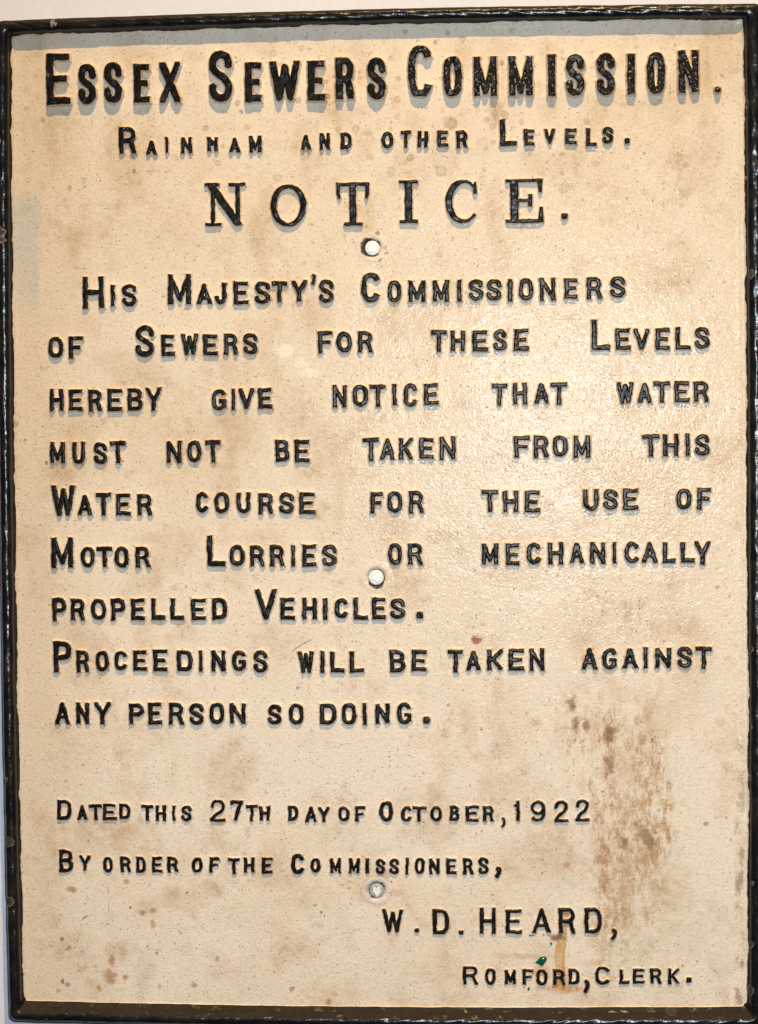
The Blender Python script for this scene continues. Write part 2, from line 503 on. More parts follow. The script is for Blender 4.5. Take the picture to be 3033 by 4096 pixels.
    # dirty, chipped collars round the bolt heads
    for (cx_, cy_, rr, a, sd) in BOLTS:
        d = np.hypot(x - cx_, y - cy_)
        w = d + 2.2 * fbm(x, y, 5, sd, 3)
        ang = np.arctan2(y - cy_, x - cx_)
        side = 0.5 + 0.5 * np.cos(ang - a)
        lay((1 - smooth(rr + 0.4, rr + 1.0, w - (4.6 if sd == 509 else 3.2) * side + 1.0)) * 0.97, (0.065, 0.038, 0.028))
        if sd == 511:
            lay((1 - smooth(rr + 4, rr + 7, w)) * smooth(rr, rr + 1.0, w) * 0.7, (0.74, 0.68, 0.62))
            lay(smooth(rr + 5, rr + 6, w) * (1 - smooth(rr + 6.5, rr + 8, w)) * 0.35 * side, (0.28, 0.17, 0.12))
        lay((1 - smooth(rr + 3, rr + 6, w)) * smooth(rr + 2.6, rr + 3.6, w - 3.5 * side) * 0.35, (0.82, 0.75, 0.66))
    return np.clip(col, 0.004, 0.9)


BOLTS = [(-2.1, 223.1, 6.1, math.radians(165), 509), (-1.4, -48.4, 6.3, math.radians(-100), 510), (-3.2, -308.2, 6.0, math.radians(150), 511)]
FIXED_SPOTS = [(-147.2, 226.8, 1.6, .4), (-139.3, 323.4, 2.3, .5), (-105.2, 323.4, 2.8, .45), (-29.0, 320.3, 2.8, .4), (-14.6, 320.4, 3.2, .4), (64.6, 323.6, 4.6, .4),
               (55.1, 285.4, 4.8, .4), (14.3, 284.7, 4.2, .35), (30.1, 296.3, 3.0, .5), (98.4, 320.9, 3.0, .35), (113.7, 319.2, 1.8, .4), (126.2, 299.0, 3.6, .35),
               (154.3, 296.5, 2.6, .4), (180.3, 288.9, 3.0, .4), (154.2, 282.2, 2.4, .35), (155.1, 270.0, 4.4, .35), (162.3, 270.9, 3.0, .35), (183.6, 269.5, 3.2, .3),
               (99.5, 332.1, 3.0, .45), (100.5, 328.0, 2.4, .45), (-199.4, 289.5, 1.8, .8), (-194.3, 279.7, 2.2, .4), (-201.3, 301.5, 2.2, .75), (-38.1, 348.1, 2.4, .6),
               (-61.9, 345.5, 2.2, .55), (-112.2, 344.1, 2.4, .5), (-109.4, 337.0, 1.6, .7), (19.0, 344.3, 3.2, .45), (62.6, 324.7, 5.5, .3), (20.8, 361.3, 2.0, .5),
               (-38.4, 359.8, 1.8, .6), (51.2, 390.6, 1.6, .6), (26.3, 399.3, 1.8, .6), (61.1, 398.7, 2.2, .5), (-114.3, 381.5, .8, .9), (-113.1, 377.4, 1.0, .9),
               (105.5, 372.3, 1.8, .7), (107.6, 329.9, 3.6, .4), (-129.8, 294.5, 2.6, .35), (-56.7, 299.9, 4.0, .35), (-3.5, 297.7, 3.0, .35), (-79.7, 282.3, 3.4, .35),
               (-80.3, 265.8, 2.2, .3), (-47.0, 281.7, 2.4, .3), (-169.3, -55.9, 2.4, .4), (-67.7, -139.4, 1.2, .8), (183.5, -225.3, 1.2, .9), (268.0, -251.9, 1.8, .8),
               (288.3, -265.3, .9, .9), (-279.1, 79.2, 1.0, .8), (-276.1, 48.6, 1.6, .85), (-301.9, 81.5, 2.4, .6), (2.2, 235.3, 1.8, .9), (9.8, 218.8, 1.4, .9),
               (4.2, 213.1, 1.6, .9), (8.2, 223.3, 1.6, .6), (-49.8, -326.8, 1.2, .9), (-47.3, -329.7, 1.0, .9), (-268.2, -385.9, 2.0, .9), (-263.6, -388.6, 1.8, .9),
               (-271.5, -393.7, 1.6, .6), (-209.7, -323.5, 1.2, .9), (-195.5, -356.1, 1.0, .9), (-188.0, -361.6, 1.2, .9), (-161.3, -310.6, 1.0, .8), (-74.9, -390.7, 2.0, .8),
               (-267.8, -350.3, 1.8, .7), (-277.4, -356.5, 1.0, .7), (-138.1, -76.8, 1.0, .5), (-101.9, -216.4, 1.0, .6), (283.9, 358.9, 1.6, .5)]

# ---- panel
STEP = 0.8
EX = 5.0
xs = np.arange(-WW / 2 - EX, WW / 2 + EX + STEP, STEP)
ys = np.arange(-HH / 2 - EX, HH / 2 + EX + STEP, STEP)
X, Y = np.meshgrid(xs, ys)
COL = paint_colour(X, Y)


def sample_paint(x, y):
    """paint colour at points of the field, for the sloping sides of the letters and the rim"""
    i = np.clip(((y - ys[0]) / STEP).round().astype(int), 0, len(ys) - 1)
    j = np.clip(((x - xs[0]) / STEP).round().astype(int), 0, len(xs) - 1)
    return COL[i, j]


Zp = 0.35 * fbm(X, Y, 60, 900, 3) + 0.10 * fbm(X, Y, 7, 901, 3)
RECESS = np.zeros_like(X)
for (cx_, cy_, rr, a, sd) in BOLTS:
    d = np.hypot(X - cx_, Y - cy_) + 0.6 * fbm(X, Y, 4, sd + 3, 2)
    RECESS += 1.9 * (1 - smooth(rr + 0.5, rr + 1.8, d))
    Zp += 0.5 * np.exp(-((d - rr - 4.0) / 2.2) ** 2)
Zp -= RECESS
panel = make_mesh('panel', np.stack([X, Y, Zp], -1).reshape(-1, 3), grid_faces(len(ys), len(xs)), M_PANEL, sign,
                  {'paint': ('FLOAT_COLOR', COL.reshape(-1, 3))})
panel['label'] = 'cream painted field with brown stains and rust spots'


def panel_z(x, y):
    return 0.35 * fbm(x, y, 60, 900, 3) + 0.10 * fbm(x, y, 7, 901, 3)


# ---- rim: one profile carried round the four bowed sides
prof = [(-7.5, -0.6)]
for s in np.linspace(-6.5, 0, 14):
    prof.append((s, 1.7 * smooth(-7.5, 1.5, s) ** 1.2 - 0.25))
for s in (0.5, 1.0, 1.5, 2.0):
    prof.append((s, 1.5 + 3.1 * (s / 2.0)))
for a in np.linspace(math.radians(170), math.radians(0), 24):
    prof.append((7.0 + 5.2 * math.cos(a), 4.6 + 5.6 * math.sin(a) ** 0.9))
prof += [(12.6, 3.0), (12.8, 0.0), (12.8, -6.0), (12.6, -13.0), (11.5, -14.0), (0.0, -14.0)]
prof = np.array(prof)
NS = 420


def ring(s0):
    """closed loop of points at distance s outside the painted line; each side has its own width of slope"""
    pts, W2, H2 = [], WW / 2, HH / 2
    s = s0
    sl, sr, st, sb = (s * k if s < 0 else s for k in (0.35, 1.0, 0.6, 0.16))
    sr = sr * 1.32 if s > 0 else sr
    sb = sb + 3.2 * float(smooth(-1.0, 4.0, np.array(float(s))))
    t = np.linspace(0, 1, NS, endpoint=False)
    b = bow(t)
    pts.append(np.stack([-W2 - sl + (WW + sl + sr) * t, -H2 - sb - BOW['bottom'] * b], 1))
    pts.append(np.stack([W2 + sr + BOW['right'] * b, -H2 - sb + (HH + st + sb) * t], 1))
    pts.append(np.stack([W2 + sr - (WW + sl + sr) * t, H2 + st + BOW['top'] * b], 1))
    pts.append(np.stack([-W2 - sl - BOW['left'] * b, H2 + st - (HH + st + sb) * t], 1))
    p = np.concatenate(pts)
    r = max(1.2, 0.9 + 0.42 * s)
    qx, qy = np.clip(p[:, 0], -W2 - sl + r, W2 + sr - r), np.clip(p[:, 1], -H2 - sb + r, H2 + st - r)
    corner = (qx != p[:, 0]) & (qy != p[:, 1])
    d = np.hypot(p[:, 0] - qx, p[:, 1] - qy)
    k = np.where(corner & (d > r), r / np.maximum(d, 1e-6), 1.0)
    p[:, 0], p[:, 1] = qx + (p[:, 0] - qx) * k, qy + (p[:, 1] - qy) * k
    return p


rows, ins_f, col_f = [], [], []
for (s, z) in prof:
    p = ring(s)
    x, y = p[:, 0], p[:, 1]
    outer = smooth(9, 13, np.array(s))
    w = 0.45 * fbm(x, y, 22, 640, 3) * (1 if s > -7 else 0)
    dx = w * (np.abs(x) > WW / 2 - 8) * np.sign(x)
    dy = w * (np.abs(y) > HH / 2 - 8) * np.sign(y)
    zz = z + (0.55 * fbm(x + 3 * s, y, 9, 641, 3) + 0.35 * fbm(x, y + 2 * s, 30, 642, 2)) * smooth(0, 4, np.array(s)) * (z > 0)
    rows.append(np.stack([x + dx, y + dy, zz + 0 * x], 1))
    # the painter's line wanders: further up the slope on the right, ragged along the top
    line = 0.9 * vnoise(x, y, 30, 650) + 0.5 * vnoise(x, y, 7, 651)
    line = np.where(x > WW / 2 - 3, line * 0.7 + 0.4, line)
    line = np.where(y < -HH / 2 + 3, line * 0.5 - 2.2, line)
    ins_f.append(s - line)
    col_f.append(sample_paint(x, y))
V_ = np.concatenate(rows)
rim = make_mesh('rim', V_, grid_faces(len(prof), 4 * NS, wrap=True)[:, ::-1], M_FRAME, sign,
                {'inset': ('FLOAT', np.concatenate(ins_f)), 'paint': ('FLOAT_COLOR', np.concatenate(col_f))})
rim['label'] = 'black painted raised rim, chipped and dusty'
# back of the casting
bk = make_mesh('back_plate', [(-WW / 2 - 8, -HH / 2 - 8, -13.2), (WW / 2 + 8, -HH / 2 - 8, -13.2), (WW / 2 + 8, HH / 2 + 8, -13.2), (-WW / 2 - 8, HH / 2 + 8, -13.2)],
               [(3, 2, 1, 0)], M_IRON, sign, smooth_shade=False)

# ---- bolts through to the wall
for (cx_, cy_, rr, a, sd) in BOLTS:
    prof_b = [(0.01, 0.62), (rr * 0.45, 0.58), (rr * 0.8, 0.42), (rr * 0.94, 0.15), (rr, -0.5), (rr, -3.5), (rr * 0.7, -4.0), (rr * 0.7, -41.0)]
    n = 48
    vs, ch = [], []
    rb = np.random.default_rng(sd)
    ph = rb.uniform(0, 6.28, 4)
    fine = []
    for k in range(len(prof_b) - 1):
        m = 6 if k < 3 else 2
        for q in range(m):
            u = q / m
            fine.append((prof_b[k][0] * (1 - u) + prof_b[k + 1][0] * u, prof_b[k][1] * (1 - u) + prof_b[k + 1][1] * u))
    fine.append(prof_b[-1])
    for (r_, z_) in fine:
        for q in range(n):
            t = 2 * math.pi * q / n
            vs.append((cx_ + r_ * math.cos(t), cy_ + r_ * math.sin(t), z_ - 0.35))
            edge = 0.66 + 0.10 * math.sin(3 * t + ph[0]) + 0.10 * math.sin(5 * t + ph[1]) + 0.06 * math.sin(9 * t + ph[2])
            ch.append(max(-1.0, 0.5 + (edge * 0.95 - r_ / rr) * 1.6) if z_ > -0.3 else -1.0)
    bo = make_mesh('bolt', vs, grid_faces(len(fine), n, wrap=True)[:, ::-1], M_BOLT, sign, {'chip': ('FLOAT', ch), 'dull': ('FLOAT', np.full(len(vs), 0.85 if sd == 511 else 0.0))})
    bo['label'] = {509: 'bright bolt head in a rusty ragged hole below the word NOTICE', 510: 'bluish bolt head near the middle of the notice',
                   511: 'smeared bolt head below COMMISSIONERS near the foot'}[sd]

# ------------------------------------------------------------------ lettering
WORDS = [
    ('Essex', 'h', 6.2, [('E', -271.3, -251.1, 345.3, 387.4), ('s', -244.8, -229.5, 345.1, 378.2), ('s', -223.3, -207.6, 345.4, 379.3), ('e', -198.2, -184.6, 345.1, 377.6), ('x', -176.8, -159.2, 345.0, 378.3)]),
    ('Sewers', 'h', 6.2, [('S', -135.8, -116.0, 344.6, 386.8), ('e', -105.9, -91.8, 344.2, 376.8), ('w', -85.4, -60.2, 344.5, 377.1), ('e', -54.0, -39.5, 344.0, 377.1), ('r', -30.8, -15.4, 345.0, 379.1), ('s', -4.8, 10.6, 344.1, 378.5)]),
    ('Commission.', 'H', 6.0, [('C', 28.9, 48.7, 345.6, 387.5), ('o', 57.4, 72.9, 345.1, 378.1), ('m', 82.4, 101.3, 345.1, 377.2), ('m', 111.1, 130.5, 344.9, 377.3), ('i', 142.8, 149.0, 344.1, 378.3), ('s', 157.3, 172.9, 343.7, 377.8), ('s', 182.3, 197.3, 343.9, 378.3), ('i', 207.2, 213.6, 344.1, 377.3), ('o', 223.1, 237.9, 344.2, 377.9), ('n', 248.4, 265.0, 344.6, 379.1), ('.', 277.8, 282.7, 344.0, 349.2)]),
    ('Rainham', 's', 3.4, [('R', -211.4, -196.9, 304.0, 326.2), ('a', -188.7, -179.7, 302.9, 314.6), ('i', -172.8, -170.4, 303.6, 317.3), ('n', -159.5, -150.4, 303.3, 316.6), ('#', -137.6, -129.0, 304.4, 316.2), ('a', -119.5, -110.8, 303.3, 315.5), ('m', -102.9, -92.7, 303.3, 316.7)]),
    ('and', 's', 3.2, [('a', -60.1, -51.9, 304.3, 316.7), ('n', -44.7, -35.8, 304.0, 317.9), ('d', -27.1, -18.2, 304.2, 318.0)]),
    ('other', 's', 3.2, [('o', 6.4, 16.1, 304.0, 317.9), ('t', 22.1, 30.7, 304.3, 318.5), ('h', 36.2, 44.4, 304.5, 317.8), ('e', 52.3, 61.3, 304.6, 318.2), ('r', 67.8, 77.1, 303.4, 317.9)]),
    ('Levels.', 's', 3.2, [('L', 103.4, 117.2, 304.2, 326.1), ('e', 123.1, 131.7, 304.6, 318.1), ('v', 139.4, 148.5, 305.2, 317.8), ('e', 156.4, 166.0, 304.8, 318.0), ('l', 173.8, 182.2, 303.1, 317.9), ('s', 186.6, 195.7, 304.6, 318.6), ('.', 204.5, 209.4, 304.1, 308.8)]),
    ('Notice.', 'n', 3.4, [('N', -140.0, -106.8, 242.9, 278.4), ('O', -85.7, -56.1, 241.7, 276.4), ('T', -31.3, -4.1, 241.6, 277.0), ('I', 20.6, 35.8, 242.8, 278.0), ('C', 58.6, 87.1, 242.4, 277.5), ('E', 107.9, 139.0, 241.6, 277.4), ('.', 152.5, 158.9, 244.0, 249.2)]),
    ('His', 'b', 3.4, [('H', -243.2, -225.4, 176.5, 202.8), ('i', -219.8, -216.2, 178.0, 196.0), ('s', -210.4, -198.0, 178.0, 196.4)]),
    ("Majesty's", 'b', 3.2, [('M', -171.9, -152.5, 179.0, 203.8), ('a', -148.1, -135.4, 178.7, 195.5), ('j', -133.1, -123.1, 178.5, 196.5), ('e', -117.3, -104.9, 178.0, 197.2), ('s', -99.6, -86.8, 178.2, 196.9), ('t', -85.0, -72.8, 179.8, 196.7), ('y', -69.2, -56.3, 179.9, 197.3), ("'", -53.0, -48.6, 193.2, 203.6), ('s', -46.4, -34.2, 178.7, 197.5)]),
    ('Commissioners', 'b', 3.0, [('C', -11.4, 4.3, 178.6, 203.1), ('o', 10.5, 21.7, 178.3, 196.0), ('m', 27.5, 41.5, 178.4, 195.7), ('m', 47.5, 60.9, 178.3, 195.8), ('i', 67.6, 71.0, 178.1, 196.1), ('s', 76.9, 89.0, 178.7, 196.3), ('s', 91.8, 103.8, 178.5, 196.1), ('i', 108.9, 112.9, 177.5, 196.1), ('o', 117.8, 129.6, 178.3, 196.3), ('n', 134.8, 147.8, 177.9, 196.6), ('e', 155.2, 165.9, 179.1, 196.3), ('r', 173.3, 185.6, 178.5, 196.4), ('s', 192.5, 205.0, 179.5, 197.0)]),
    ('of', 'b', 3.4, [('o', -272.8, -260.0, 135.6, 153.4), ('f', -255.5, -243.4, 135.4, 153.5)]),
    ('Sewers', 'b', 3.2, [('S', -199.5, -183.6, 136.1, 161.9), ('e', -178.1, -166.6, 136.3, 153.9), ('w', -161.3, -147.2, 136.6, 154.6), ('e', -142.9, -130.9, 136.4, 153.8), ('r', -125.6, -114.2, 137.0, 154.5), ('s', -109.8, -97.5, 136.8, 154.3)]),
    ('for', 'b', 3.0, [('f', -47.8, -35.7, 137.0, 155.3), ('o', -32.2, -19.7, 137.6, 154.7), ('r', -14.7, -2.4, 137.4, 155.2)]),
    ('these', 'b', 3.0, [('t', 45.8, 58.7, 136.9, 154.9), ('h', 61.7, 73.6, 137.1, 154.4), ('e', 79.7, 92.2, 137.0, 154.5), ('s', 96.9, 107.6, 137.2, 154.8), ('e', 113.8, 125.8, 137.4, 155.2)]),
    ('Levels', 'b', 3.0, [('L', 177.1, 191.8, 136.8, 161.7), ('e', 196.4, 208.4, 136.9, 154.5), ('v', 211.2, 224.1, 136.7, 153.9), ('e', 229.0, 240.6, 136.5, 154.4), ('l', 245.2, 257.2, 136.3, 154.8), ('s', 260.8, 272.7, 137.0, 154.9)]),
    ('hereby', 'b', 3.4, [('h', -272.1, -260.5, 91.8, 109.8), ('e', -256.1, -244.5, 91.7, 109.6), ('r', -239.5, -228.3, 91.5, 109.4), ('e', -223.5, -211.1, 91.3, 109.6), ('b', -206.6, -194.2, 91.5, 109.9), ('y', -191.5, -178.3, 91.3, 110.3)]),
    ('give', 'b', 3.2, [('g', -136.4, -123.8, 90.8, 108.6), ('i', -119.6, -117.0, 91.0, 109.0), ('v', -113.8, -101.1, 91.8, 108.9), ('e', -97.6, -86.0, 91.8, 109.1)]),
    ('notice', 'b', 3.0, [('n', -35.9, -24.2, 92.4, 110.7), ('o', -19.4, -6.7, 93.1, 110.8), ('t', -5.0, 7.9, 92.7, 110.8), ('i', 13.7, 16.9, 93.5, 111.2), ('c', 22.5, 34.3, 92.4, 111.1), ('e', 39.3, 51.4, 93.6, 111.3)]),
    ('that', 'b', 3.0, [('t', 95.2, 107.8, 92.2, 110.6), ('h', 112.5, 124.0, 93.4, 111.0), ('a', 129.9, 142.0, 93.7, 110.8), ('t', 143.5, 156.8, 93.0, 111.0)]),
    ('water', 'b', 3.0, [('w', 197.5, 210.9, 93.0, 110.6), ('a', 214.1, 225.7, 93.6, 109.9), ('t', 227.5, 240.4, 93.4, 111.0), ('e', 244.1, 256.0, 93.8, 110.8), ('r', 259.7, 271.6, 93.7, 110.8)]),
    ('must', 'b', 3.2, [('m', -272.2, -259.7, 48.5, 66.1), ('u', -253.5, -242.8, 47.6, 65.9), ('s', -236.0, -224.4, 47.5, 65.4), ('t', -221.8, -209.0, 47.7, 66.1)]),
    ('not', 'b', 3.2, [('n', -174.4, -162.0, 47.6, 66.1), ('o', -157.0, -145.7, 48.5, 66.1), ('t', -142.0, -129.6, 47.5, 66.3)]),
    ('be', 'b', 3.0, [('b', -83.8, -72.0, 48.2, 66.3), ('e', -68.0, -55.3, 47.2, 66.1)]),
    ('taken', 'b', 3.0, [('t', -11.1, 1.9, 48.0, 67.0), ('a', 2.8, 15.2, 48.8, 66.2), ('k', 18.4, 30.0, 49.0, 66.9), ('e', 35.2, 47.3, 49.4, 66.8), ('n', 52.0, 65.1, 48.4, 67.6)]),
    ('from', 'b', 3.0, [('f', 113.1, 126.1, 49.7, 67.7), ('r', 129.3, 141.3, 49.5, 67.6), ('o', 144.7, 157.1, 50.3, 67.6), ('m', 161.7, 175.6, 49.2, 67.2)]),
    ('this', 'b', 3.0, [('t', 218.0, 231.3, 49.7, 67.8), ('h', 234.6, 247.1, 49.9, 67.7), ('i', 253.0, 256.1, 49.8, 67.9), ('s', 260.4, 272.3, 49.7, 67.4)]),
    ('Water', 'b', 3.2, [('W', -271.8, -251.7, 4.0, 29.9), ('a', -249.9, -237.4, 4.8, 22.0), ('t', -234.4, -221.6, 4.7, 23.5), ('e', -217.5, -205.4, 4.5, 22.7), ('r', -199.7, -187.3, 4.4, 22.4)]),
    ('course', 'b', 3.0, [('c', -150.4, -139.8, 6.2, 23.7), ('o', -135.0, -122.7, 5.7, 23.3), ('u', -116.5, -105.0, 5.2, 22.8), ('r', -98.3, -86.2, 4.9, 22.4), ('s', -81.2, -68.9, 5.0, 22.5), ('e', -64.5, -51.3, 4.7, 22.7)]),
    ('for', 'b', 3.0, [('f', -5.5, 5.2, 4.5, 22.3), ('o', 8.6, 20.8, 5.2, 22.9), ('r', 26.4, 38.6, 4.7, 23.0)]),
    ('the', 'b', 3.0, [('t', 86.2, 99.7, 5.6, 23.5), ('h', 103.8, 116.3, 5.1, 22.4), ('e', 121.5, 133.9, 4.6, 22.6)]),
    ('use', 'b', 3.0, [('u', 169.4, 181.8, 5.5, 23.2), ('s', 186.0, 197.5, 6.3, 23.4), ('e', 201.7, 214.1, 6.2, 23.8)]),
    ('of', 'b', 3.0, [('o', 245.0, 257.4, 6.3, 23.1), ('f', 262.0, 273.5, 5.8, 23.9)]),
    ('Motor', 'b', 3.2, [('M', -272.4, -254.0, -38.9, -13.1), ('o', -247.8, -235.8, -38.8, -21.2), ('t', -234.1, -221.1, -38.5, -21.3), ('o', -219.3, -207.0, -39.0, -21.5), ('r', -201.5, -189.6, -39.1, -21.6)]),
    ('Lorries', 'b', 3.0, [('L', -141.7, -126.3, -38.2, -12.7), ('o', -122.8, -110.4, -37.9, -20.7), ('r', -105.8, -94.0, -38.4, -21.2), ('r', -89.1, -77.3, -38.4, -20.9), ('i', -71.5, -68.5, -38.9, -21.0), ('e', -62.3, -50.3, -38.9, -20.7), ('s', -46.0, -33.7, -38.7, -20.8)]),
    ('or', 'b', 2.8, [('o', 8.6, 20.4, -37.7, -20.1), ('r', 25.1, 37.2, -37.8, -20.2)]),
    ('mechanically', 'b', 2.8, [('m', 86.2, 99.4, -38.1, -20.6), ('e', 105.7, 116.9, -38.8, -20.7), ('c', 123.0, 134.8, -37.9, -20.2), ('h', 140.3, 152.8, -38.0, -20.3), ('a', 157.8, 169.8, -37.2, -20.5), ('n', 174.6, 187.0, -37.9, -20.2), ('i', 193.1, 195.9, -37.4, -20.1), ('c', 202.8, 214.8, -37.5, -20.2), ('a', 217.0, 229.5, -37.2, -20.3), ('l', 233.8, 244.3, -37.6, -20.5), ('l', 248.3, 259.9, -37.3, -20.5), ('y', 259.9, 272.4, -39.1, -19.8)]),
    ('propelled', 'b', 2.8, [('p', -272.2, -260.6, -83.5, -64.0), ('r', -256.6, -245.0, -82.6, -64.4), ('o', -239.7, -227.0, -82.2, -64.7), ('p', -222.7, -210.6, -82.8, -64.6), ('e', -205.8, -194.1, -82.8, -64.7), ('l', -188.9, -177.2, -82.4, -64.4), ('l', -172.8, -161.2, -82.9, -64.8), ('e', -155.5, -143.1, -83.0, -64.9), ('d', -137.8, -125.4, -82.6, -64.6)]),
    ('Vehicles.', 'b', 2.8, [('V', -102.1, -83.9, -82.9, -57.2), ('e', -80.9, -68.9, -82.9, -64.5), ('h', -62.8, -50.8, -82.5, -64.6), ('i', -45.5, -41.7, -83.1, -65.0), ('c', -35.8, -24.4, -81.7, -65.1), ('l', -20.2, -8.3, -83.0, -64.8), ('e', -5.0, 6.5, -82.6, -64.8), ('s', 10.2, 22.4, -82.8, -65.4), ('.', 31.6, 37.4, -82.3, -76.3)]),
    ('Proceedings', 'b', 2.8, [('P', -271.8, -256.6, -125.9, -100.3), ('r', -252.5, -241.5, -126.0, -107.9), ('o', -236.5, -224.9, -125.5, -108.0), ('c', -220.6, -209.4, -124.6, -108.0), ('e', -204.5, -193.0, -125.2, -107.5), ('e', -188.0, -175.6, -125.6, -107.2), ('d', -167.9, -154.6, -125.6, -108.0), ('i', -149.5, -146.6, -125.7, -108.2), ('n', -139.2, -127.3, -125.7, -108.1), ('g', -122.0, -110.0, -125.4, -108.3), ('s', -103.8, -92.3, -126.6, -108.2)]),
    ('will', 'b', 2.7, [('w', -66.7, -53.5, -127.3, -109.2), ('i', -48.2, -44.7, -126.9, -108.9), ('l', -39.8, -28.5, -126.8, -109.2), ('l', -24.0, -12.2, -126.8, -109.3)]),
    ('be', 'b', 2.7, [('b', 9.3, 22.1, -126.7, -108.2), ('e', 27.5, 40.2, -126.0, -108.2)]),
    ('taken', 'b', 2.7, [('t', 57.5, 69.8, -127.0, -108.1), ('a', 72.4, 84.2, -125.2, -108.7), ('k', 89.8, 102.3, -125.2, -107.8), ('e', 107.5, 120.2, -125.6, -107.5), ('n', 124.3, 136.9, -125.7, -107.0)]),
    ('against', 'b', 2.7, [('a', 167.4, 180.0, -124.5, -107.1), ('g', 184.1, 196.1, -124.5, -107.2), ('a', 200.4, 212.9, -124.0, -107.2), ('i', 217.9, 221.3, -124.0, -106.7), ('n', 227.2, 240.1, -123.7, -106.9), ('s', 245.1, 257.1, -123.7, -106.0), ('t', 260.0, 273.3, -124.5, -106.1)]),
    ('any', 'b', 2.7, [('a', -270.7, -258.7, -169.4, -151.1), ('n', -253.3, -242.0, -169.4, -151.1), ('y', -237.6, -224.2, -169.7, -151.1)]),
    ('person', 'b', 2.7, [('p', -208.5, -196.0, -169.7, -152.1), ('e', -192.4, -181.1, -169.9, -151.2), ('r', -175.2, -162.8, -169.8, -151.8), ('s', -158.0, -145.9, -170.0, -152.3), ('o', -141.1, -128.7, -169.4, -151.8), ('n', -124.1, -110.8, -169.4, -152.2)]),
    ('so', 'b', 2.7, [('s', -92.4, -80.8, -170.0, -153.1), ('o', -74.8, -62.4, -170.0, -152.2)]),
    ('doing.', 'b', 2.7, [('d', -49.0, -35.5, -169.8, -152.3), ('o', -31.1, -18.8, -170.0, -152.3), ('i', -13.5, -10.3, -170.4, -151.9), ('n', -2.9, 8.9, -169.0, -152.6), ('g', 14.9, 27.1, -169.6, -151.7), ('.', 36.1, 42.6, -169.6, -163.6)]),
    ('Dated', 'd', 2.2, [('D', -270.4, -258.4, -249.7, -232.7), ('a', -253.6, -245.0, -249.5, -237.6), ('t', -243.5, -232.4, -249.7, -236.7), ('e', -231.9, -220.5, -249.7, -236.2), ('d', -217.8, -208.8, -249.1, -236.1)]),
    ('this', 'd', 2.2, [('t', -199.4, -189.2, -250.5, -237.0), ('h', -187.3, -178.5, -250.4, -237.5), ('i', -173.2, -170.9, -250.2, -237.5), ('s', -165.9, -157.2, -250.7, -237.5)]),
    ('27th', 'd', 2.2, [('2', -141.5, -128.8, -251.0, -233.0), ('7', -124.7, -114.0, -250.1, -233.3), ('t', -111.4, -102.0, -250.1, -236.8), ('h', -100.2, -91.6, -250.0, -238.2)]),
    ('day', 'd', 2.1, [('d', -76.4, -68.1, -250.2, -237.8), ('a', -61.9, -52.5, -251.0, -238.1), ('y', -51.3, -42.0, -251.0, -238.1)]),
    ('of', 'd', 2.1, [('o', -34.5, -25.4, -250.4, -237.7), ('f', -20.5, -11.7, -250.4, -237.7)]),
    ('October,', 'd', 2.1, [('O', -0.3, 11.0, -250.5, -233.5), ('c', 17.9, 26.6, -250.4, -237.8), ('t', 26.9, 38.2, -250.4, -237.8), ('o', 42.0, 51.3, -250.3, -237.2), ('b', 57.9, 66.0, -249.9, -237.1), ('e', 71.0, 81.9, -250.3, -237.1), ('r', 85.1, 94.0, -250.2, -237.1), (',', 100.0, 104.3, -255.3, -246.1)]),
    ('1922', 'd', 2.1, [('1', 110.3, 116.3, -249.8, -232.7), ('9', 124.7, 137.0, -250.1, -232.7), ('2', 143.9, 155.6, -250.7, -233.2), ('2', 161.2, 172.7, -250.0, -231.9)]),
    ('By', 'd', 2.1, [('B', -269.2, -257.7, -293.7, -274.7), ('y', -252.3, -242.8, -292.4, -279.4)]),
    ('order', 'd', 2.1, [('o', -232.6, -224.1, -293.9, -280.8), ('r', -217.8, -208.9, -293.5, -280.7), ('d', -204.4, -196.0, -293.8, -280.7), ('e', -191.0, -182.1, -293.7, -280.4), ('r', -178.2, -169.1, -293.3, -280.4)]),
    ('of', 'd', 2.1, [('o', -157.2, -148.3, -293.8, -280.8), ('f', -142.6, -134.1, -293.7, -280.8)]),
    ('the', 'd', 2.1, [('t', -127.0, -117.2, -294.4, -281.3), ('h', -113.6, -104.8, -293.6, -280.7), ('e', -98.9, -89.7, -294.2, -280.6)]),
    ('Commissioners,', 'd', 2.1, [('C', -74.1, -62.8, -294.3, -277.9), ('o', -57.9, -49.6, -293.2, -281.0), ('m', -41.7, -32.8, -293.6, -280.9), ('m', -26.1, -17.3, -293.6, -280.9), ('i', -12.1, -9.4, -293.9, -281.2), ('s', -4.1, 4.0, -294.2, -281.6), ('s', 7.4, 15.6, -294.2, -281.0), ('i', 20.9, 23.4, -294.3, -280.9), ('o', 28.4, 36.9, -294.1, -280.5), ('n', 40.3, 49.1, -294.1, -280.9), ('e', 54.7, 63.2, -294.0, -280.8), ('r', 68.4, 76.8, -294.1, -280.4), ('s', 81.3, 89.4, -293.9, -280.0), (',', 94.0, 100.6, -297.6, -286.5)]),
    ('W.', 'e', 2.1, [('W', 1.3, 18.6, -342.9, -323.5), ('.', 27.6, 31.7, -342.8, -338.7)]),
    ('D.', 'e', 2.1, [('D', 43.1, 56.6, -344.0, -322.9), ('.', 64.2, 68.3, -344.1, -340.3)]),
    ('Heard,', 'e', 2.1, [('H', 81.9, 95.0, -343.4, -321.7), ('E', 103.4, 116.7, -343.3, -322.6), ('A', 125.5, 140.4, -342.2, -322.1), ('R', 147.0, 160.4, -342.6, -321.4), ('D', 168.0, 182.3, -342.5, -321.3), (',', 189.3, 194.7, -347.8, -337.5)]),
